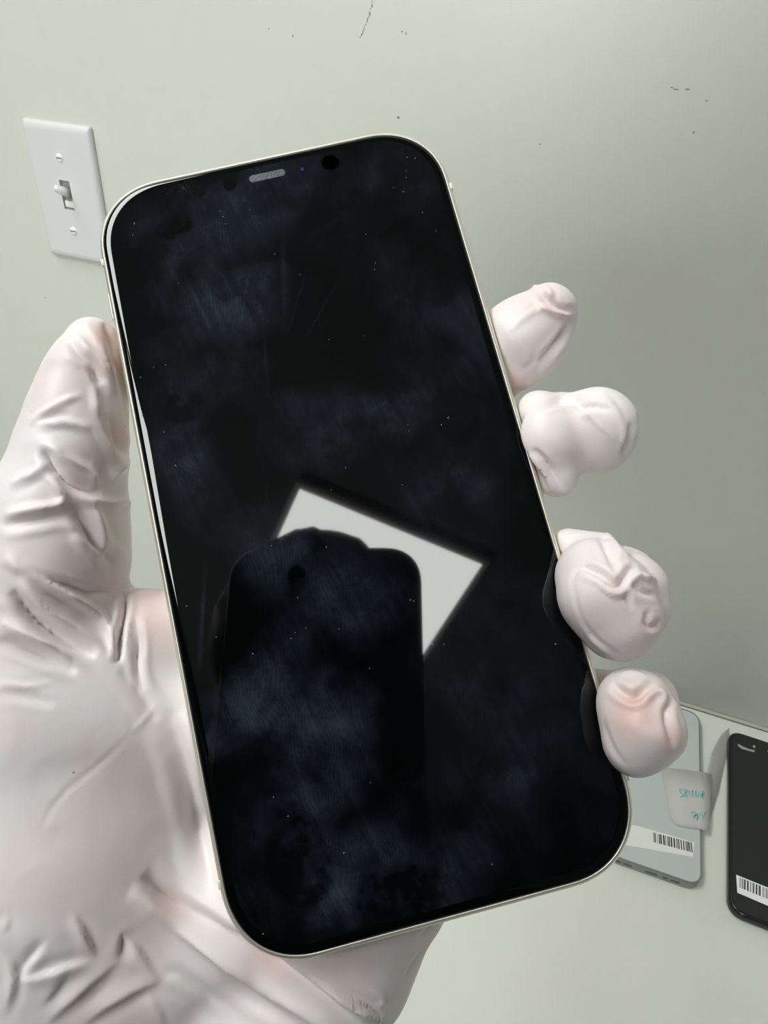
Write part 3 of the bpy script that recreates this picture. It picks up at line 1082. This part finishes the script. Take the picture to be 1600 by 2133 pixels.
nb = nt.nodes.new('ShaderNodeTexNoise'); nb.inputs['Scale'].default_value = 1400; nb.inputs['Detail'].default_value = 3
nt.links.new(tc.outputs['Object'], nb.inputs['Vector'])
bp = nt.nodes.new('ShaderNodeBump'); bp.inputs['Strength'].default_value = 0.12; bp.inputs['Distance'].default_value = 0.0002
nt.links.new(nb.outputs['Fac'], bp.inputs['Height'])
nw = nt.nodes.new('ShaderNodeTexNoise'); nw.inputs['Scale'].default_value = 40; nw.inputs['Detail'].default_value = 2
nt.links.new(tc.outputs['Object'], nw.inputs['Vector'])
vm = nt.nodes.new('ShaderNodeVectorMath'); vm.operation = 'MULTIPLY_ADD'
nt.links.new(nw.outputs['Color'], vm.inputs[0]); vm.inputs[1].default_value = (0.03, 0.03, 0.03); nt.links.new(tc.outputs['Object'], vm.inputs[2])
vc = nt.nodes.new('ShaderNodeTexVoronoi'); vc.feature = 'DISTANCE_TO_EDGE'; vc.inputs['Scale'].default_value = 75
nt.links.new(vm.outputs[0], vc.inputs['Vector'])
mr = nt.nodes.new('ShaderNodeMapRange'); mr.inputs[1].default_value = 0.0; mr.inputs[2].default_value = 0.09
nt.links.new(vc.outputs['Distance'], mr.inputs[0])
bp2 = nt.nodes.new('ShaderNodeBump'); bp2.inputs['Strength'].default_value = 0.08; bp2.inputs['Distance'].default_value = 0.00025
nt.links.new(mr.outputs[0], bp2.inputs['Height']); nt.links.new(bp.outputs['Normal'], bp2.inputs['Normal'])
nt.links.new(bp2.outputs['Normal'], p.inputs['Normal'])
hand = link('gloved_hand', me, M_glove, None, MP)
tag(hand, 'left hand in a wrinkled white latex glove gripping the large phone', 'hand')

# ------------------------------------------------------------------ phones lying on the counter
Z0 = 0.7502


def slab(name, parent, hw, hh, r, z0, z1, mat, edge=0.0012, e=2.3, seg=5, label=None):
    rg = []
    o = lambda ins: rr_outline(hw - ins, hh - ins, max(r - ins, 0.0005), 10, e)
    for i in range(seg + 1):
        a = math.pi / 2 * i / seg
        rg.append((o(edge * (1 - math.sin(a))), z0 + edge * (1 - math.cos(a))))
    for i in range(seg + 1):
        a = math.pi / 2 * i / seg
        rg.append((o(edge * (1 - math.cos(a))), z1 - edge * (1 - math.sin(a))))
    me = rings_mesh(name, rg)
    ob = link(name, me, mat, parent)
    for q in (me.polygons[len(me.polygons) - 1], me.polygons[len(me.polygons) - 2]):
        q.use_smooth = False
    if label:
        ob['label'] = label
    return ob


def plate_mesh(name, parent, pts, z, th, mat, label=None):
    V = [(q[0], q[1], z) for q in pts] + [(q[0], q[1], z + th) for q in pts]
    n = len(pts)
    F = [tuple(range(n))[::-1], tuple(range(n, 2 * n))] + [(i, (i + 1) % n, n + (i + 1) % n, n + i) for i in range(n)]
    ob = link(name, from_np(name, V, F), mat, parent, smooth=False)
    if label:
        ob['label'] = label
    return ob


def frame_from(pr, pb, side_hw, side):
    """matrix for a lying phone from its top (pr) and bottom (pb) corner on the given side (+1 right, -1 left)"""
    up = (Vector(pr[:2]) - Vector(pb[:2]))
    ln = up.length
    up.normalize()
    rt = Vector((up.y, -up.x))
    c = (Vector(pr[:2]) + Vector(pb[:2])) / 2 - rt * side * side_hw
    m = Matrix(((rt.x, up.x, 0, c.x), (rt.y, up.y, 0, c.y), (0, 0, 1, Z0), (0, 0, 0, 1)))
    return m, ln


def barcode(parent, x0, x1, y0, y1, z, mat, seed, rot=0.0):
    rs = random.Random(seed)
    bm = bmesh.new()
    x = x0
    while x < x1:
        w = rs.choice((0.0003, 0.0005, 0.0008, 0.0011))
        sk = rs.uniform(-0.00015, 0.00015)
        vs_ = [bm.verts.new((a, b, z)) for a, b in ((x, y0), (x + w, y0), (x + w + sk, y1), (x + sk, y1))]
        bm.faces.new(vs_)
        x += w + rs.choice((0.0003, 0.0004, 0.0007, 0.0011))
    return link('barcode', bm_mesh('barcode', bm), mat, parent, smooth=False)


M_ink = simple('barcode_ink', (0.03, 0.03, 0.03), 0.7)
M_label = simple('label_paper', (0.78, 0.78, 0.73), 0.5)
M_label_w = simple('label_white', (0.86, 0.86, 0.86), 0.45)

# --- pale phone in a clear case
wr = on_plane(1458.5, 1487, 2, 0.7585)
wb = on_plane(1463.5, 1850, 2, 0.7585)
mw, ln = frame_from(wr, wb, 0.0372, 1)
ln /= 2
t = empty('smartphone', mw)
tag(t, 'pale blue-grey smartphone lying face down in a clear case with barcode label', 'smartphone')
M_case = simple('clear_case', (0.62, 0.64, 0.60), 0.12, trans=0.55, ior=1.4)
M_case_edge = simple('clear_case_rim', (0.30, 0.31, 0.29), 0.2, trans=0.3)
M_back = simple('pale_blue_glass', (0.50, 0.545, 0.535), 0.22, noise=(0.52, 0.56, 0.55), scale=30)
slab('case', t, 0.0372, ln, 0.0125, 0.0, 0.0082, M_case, 0.0016)
rim_pts = rr_outline(0.0372, ln, 0.0125, 14, 2.3)
# raised dark-looking lip of the case around the back
rg = []
N_ = 8
for i in range(N_):
    a = 2 * math.pi * i / N_
    rg.append((rr_outline(0.0372 - 0.0008 + 0.0007 * math.cos(a), ln - 0.0008 + 0.0007 * math.cos(a), 0.0117 + 0.0007 * math.cos(a), 14, 2.3), 0.0084 + 0.0006 * math.sin(a)))
rg.append(rg[0])
link('case_lip', rings_mesh('case_lip', rg, False, False), M_case_edge, t)
slab('back_glass', t, 0.0358, ln - 0.0014, 0.0112, 0.0070, 0.0086, M_back, 0.0003)
# port and speaker slots on the bottom edge
bm = bmesh.new()
for x0, x1 in ((-0.030, -0.0235), (-0.0215, -0.015), (-0.0045, 0.0045), (0.0085, 0.0125), (0.0145, 0.0215)):
    bm_box(bm, x0, x1, -ln - 0.0002, -ln + 0.001, 0.0030, 0.0056, 0.0004)
link('port', bm_mesh('port', bm), simple('port_dark', (0.10, 0.10, 0.095), 0.5), t)


def inv_on(mw_, px, py, z):
    P = on_plane(px, py, 2, z)
    q = mw_.inverted() @ Vector((float(P[0]), float(P[1]), float(P[2])))
    return (q.x, q.y)


zt = Z0 + 0.0087
lab = [inv_on(mw, a, b, zt) for a, b in ((1300, 1760), (1443, 1785), (1447, 1755), (1335, 1722), (1300, 1716))]
lb = plate_mesh('barcode_label', t, lab, 0.00865, 0.0001, M_label, 'white barcode label')
pa = inv_on(mw, 1362, 1752, zt)
pb = inv_on(mw, 1441, 1773, zt)
ha = math.hypot(pb[0] - pa[0], pb[1] - pa[1])
bc = barcode(lb, 0, ha, 0, 0.0085, 0, M_ink, 3)
bc.matrix_basis = Matrix.Translation((pa[0], pa[1] - 0.001, 0.0088)) @ Matrix.Rotation(math.atan2(pb[1] - pa[1], pb[0] - pa[0]), 4, 'Z')

# --- translucent tape with blue handwriting, stuck across the pale phone's edge
tp = empty('tape_strip', Matrix.Translation((float(wr[0]), float(wr[1]) - 0.1, Z0)))
tag(tp, 'frosted tape piece with blue handwriting stuck over the pale phone edge', 'tape')
M_tape = simple('frosted_tape', (0.70, 0.69, 0.66), 0.55, alpha=0.72)
M_tape2 = simple('clear_film', (0.45, 0.45, 0.43), 0.3, alpha=0.38)
tloc = lambda a, b, z: (on_plane(a, b, 2, z) - np.array([float(wr[0]), float(wr[1]) - 0.1, Z0]))


def sheet(name, quads, mat, th=0.00015):
    """quads: rows of (px, py, height above counter)"""
    rows = [[tloc(a, b, Z0 + h) for (a, b, h) in r] for r in quads]
    n, m = len(rows), len(rows[0])
    V = [tuple(v) for r in rows for v in r]
    F = [(i * m + j, i * m + j + 1, (i + 1) * m + j + 1, (i + 1) * m + j) for i in range(n - 1) for j in range(m - 1)]
    ob = link(name, from_np(name, V, F), mat, tp)
    md = ob.modifiers.new('s', 'SOLIDIFY')
    md.thickness = th
    return ob


sheet('tape', [[(1376, 1598, .0092), (1420, 1602, .0092), (1456, 1607, .0094), (1482, 1612, .0088)],
               [(1386, 1650, .0092), (1424, 1654, .0093), (1459, 1658, .0098), (1480, 1664, .0086)],
               [(1397, 1706, .0092), (1428, 1708, .0092), (1460, 1712, .0096), (1478, 1718, .0080)],
               [(1410, 1720, .0092), (1432, 1724, .0092), (1460, 1728, .0094), (1476, 1733, .0076)]], M_tape)
sheet('loose_end', [[(1473, 1612, .0060), (1478, 1640, .007), (1478, 1700, .007), (1474, 1732, .005)],
                    [(1484, 1565, .0040), (1492, 1600, .005), (1487, 1660, .004), (1480, 1705, .002)],
                    [(1503, 1530, .0020), (1510, 1560, .002), (1505, 1610, .002), (1498, 1650, .001)],
                    [(1519, 1516, .0010), (1520, 1536, .001), (1517, 1560, .001), (1512, 1580, .001)]], M_tape2)
M_blue = simple('blue_marker', (0.12, 0.46, 0.52), 0.6)
bm = bmesh.new()


def stroke(pts, w=1.6, h=0.0101):
    P = [tloc(a, b, Z0 + h) for a, b in pts]
    prev = None
    for i, q in enumerate(P):
        d = (P[min(i + 1, len(P) - 1)] - P[max(i - 1, 0)])
        d = d / (np.linalg.norm(d) + 1e-9)
        nrm = np.array([-d[1], d[0], 0]) * w * 0.00022
        c = [bm.verts.new(tuple(q + nrm)), bm.verts.new(tuple(q - nrm))]
        if prev:
            bm.faces.new((prev[0], prev[1], c[1], c[0]))
        prev = c


for pts in ([(1423, 1644), (1415, 1645), (1418, 1652), (1424, 1655), (1418, 1661)], [(1428, 1644), (1427, 1660)], [(1428, 1645), (1434, 1647), (1428, 1652), (1434, 1661)],
            [(1437, 1646), (1436, 1656)], [(1443, 1646), (1442, 1660)], [(1443, 1646), (1448, 1658), (1450, 1646), (1451, 1661)], [(1454, 1661), (1457, 1646), (1461, 1662)], [(1455, 1656), (1460, 1656)],
            [(1464, 1647), (1463, 1663)], [(1464, 1648), (1468, 1651), (1463, 1655), (1468, 1664)],
            [(1440, 1692), (1448, 1690), (1450, 1698), (1444, 1702), (1448, 1706)], [(1441, 1694), (1446, 1700), (1452, 1696)], [(1453, 1694), (1452, 1708), (1456, 1700), (1459, 1694)], [(1462, 1692), (1464, 1706), (1468, 1694), (1471, 1692)]):
    stroke(pts)
link('handwriting', bm_mesh('handwriting', bm), M_blue, tp, smooth=False)['label'] = 'blue marker handwriting'

# --- black phone at the right edge
br = on_plane(1519.5, 1518, 2, 0.7585)
bb = on_plane(1519, 1896, 2, 0.7585)
mb_, lnb = frame_from(br, bb, 0.0365, -1)
lnb /= 2
t = empty('smartphone', mb_)
tag(t, 'black smartphone with white barcode label lying on the counter, cut by the frame', 'smartphone')
M_blackcase = simple('black_case', (0.010, 0.010, 0.011), 0.22)
M_blackback = simple('matte_black', (0.017, 0.018, 0.017), 0.55)
slab('case', t, 0.0365, lnb, 0.0125, 0.0, 0.0085, M_blackcase, 0.0026)
slab('screen', t, 0.0338, lnb - 0.0026, 0.0100, 0.0080, 0.0088, M_blackback, 0.0003)
zt = Z0 + 0.0089
lab = [inv_on(mb_, a, b, zt) for a, b in ((1533.5, 1822), (1536, 1859.5), (1640, 1904), (1640, 1865))]
lb = plate_mesh('barcode_label', t, lab, 0.00885, 0.0001, M_label_w, 'white barcode label')
pa = inv_on(mb_, 1541, 1849, zt)
pb = inv_on(mb_, 1600, 1873, zt)
ha = math.hypot(pb[0] - pa[0], pb[1] - pa[1])
bc = barcode(lb, 0, ha * 1.3, 0, 0.0085, 0, M_ink, 8)
bc.matrix_basis = Matrix.Translation((pa[0], pa[1], 0.009)) @ Matrix.Rotation(math.atan2(pb[1] - pa[1], pb[0] - pa[0]), 4, 'Z')
M_grey = simple('earpiece_grey', (0.33, 0.34, 0.37), 0.6)
q = [inv_on(mb_, a, b, zt) for a, b in ((1537, 1549), (1537, 1553.5), (1545, 1560), (1571, 1567), (1573, 1563), (1560, 1560), (1548, 1555))]
plate_mesh('earpiece', t, q, 0.00885, 0.0001, M_grey)
c = inv_on(mb_, 1571, 1555, zt)
plate_mesh('sensor', t, [(c[0] + .0012 * math.cos(i), c[1] + .0016 * math.sin(i)) for i in np.linspace(0, 5.6, 9)], 0.00885, 0.0001, M_grey)  # pale dot painted in for a reflection on the glass
c = inv_on(mb_, 1603, 1566, zt)
plate_mesh('sensor', t, [(c[0] + .0016 * math.cos(i), c[1] + .002 * math.sin(i)) for i in np.linspace(0, 5.6, 9)], 0.00885, 0.0001, M_label)  # second pale dot, further right on the glass

# ------------------------------------------------------------------ what the screen mirrors: the photographer and their phone
def cam_pt(x, y, z):
    """camera-space millimetres to world metres"""
    return CAM_R @ (np.array([x, y, z]) * MM) + CAM_P


mp = mat4(CAM_R, cam_pt(-22.7, -37, 6.0))
t = empty('smartphone', mp)
tag(t, 'black smartphone taking the photo, mirrored as dark rounded shape in the held screen', 'smartphone')
M_pb = simple('dark_phone_body', (0.012, 0.012, 0.014), 0.35)
slab('body', t, 0.0388, 0.0803, 0.0150, -0.0039, 0.0039, M_pb, 0.0016)

# photographer: one skinned body
def skin_body(name, joints, bones, mat, parent=None, sub=2):
    me = bpy.data.meshes.new(name)
    me.from_pydata([j[0] for j in joints], bones, [])
    o = bpy.data.objects.new(name, me)
    C.objects.link(o)
    me.materials.append(mat)
    sk = o.modifiers.new('skin', 'SKIN')
    sk.use_smooth_shade = True
    for i, j in enumerate(joints):
        v = me.skin_vertices[0].data[i]
        v.radius = (j[1], j[2] if len(j) > 2 else j[1])
        v.use_root = i == 0
    o.modifiers.new('sub', 'SUBSURF').levels = sub
    o.modifiers['sub'].render_levels = sub
    if parent:
        o.parent = parent
    return o


M_skin = simple('skin', (0.42, 0.24, 0.17), 0.5)
M_cloth = simple('dark_sweater', (0.02, 0.02, 0.025), 0.85)
M_hair = simple('dark_hair', (0.012, 0.010, 0.009), 0.6)
HX, HY, HZ = 0.006, -0.80, 1.536
person = empty('person', Matrix.Translation((HX, HY, 0.0)))
tag(person, 'photographer in dark clothing mirrored dimly in the held phone screen', 'person')
J = [((0, 0, HZ - 0.55), 0.15, 0.10), ((0, 0, HZ - 0.35), 0.16, 0.10), ((0, -0.01, HZ - 0.20), 0.11, 0.07), ((0, 0.0, HZ - 0.13), 0.05), ((0, 0.02, HZ - 0.05), 0.065, 0.075),
     ((0, 0.02, HZ + 0.03), 0.074, 0.088), ((0, 0.015, HZ + 0.075), 0.055, 0.066),
     ((-0.18, -0.01, HZ - 0.21), 0.055), ((-0.25, 0.02, HZ - 0.46), 0.045), ((-0.20, 0.22, HZ - 0.50), 0.036),
     ((0.17, -0.01, HZ - 0.22), 0.055), ((0.25, 0.0, HZ - 0.46), 0.043), ((0.14, 0.20, HZ - 0.40), 0.032),
     ((0, 0, HZ - 0.75), 0.15, 0.10), ((-0.09, 0, HZ - 0.85), 0.08), ((-0.10, 0, HZ - 1.2), 0.055), ((-0.11, 0, 0.06), 0.042), ((0.09, 0, HZ - 0.85), 0.08), ((0.10, 0, HZ - 1.2), 0.055), ((0.11, 0, 0.06), 0.042),
     ((-0.11, 0.13, 0.035), 0.03), ((0.11, 0.13, 0.035), 0.03)]
B = [(0, 1), (1, 2), (2, 3), (3, 4), (4, 5), (5, 6), (2, 7), (7, 8), (8, 9), (2, 10), (10, 11), (11, 12), (0, 13), (13, 14), (14, 15), (15, 16), (13, 17), (17, 18), (18, 19), (16, 20), (19, 21)]
skin_body('body', J, B, M_cloth, person)
bm = bmesh.new()
bmesh.ops.create_uvsphere(bm, u_segments=32, v_segments=20, radius=1.0)
for v in bm.verts:
    q = v.co.copy()
    v.co = Vector((q.x * 0.083, 0.008 + q.y * 0.100, HZ + 0.045 + q.z * 0.098))
    if q.y > 0.25 and q.z < 0.35:
        v.co.y = 0.008 + 0.03 + 0.2 * (v.co.y - 0.038)
    v.co += Vector((random.uniform(-1, 1), random.uniform(-1, 1), random.uniform(-1, 1))) * 0.003
link('hair', bm_mesh('hair', bm), M_hair, person)
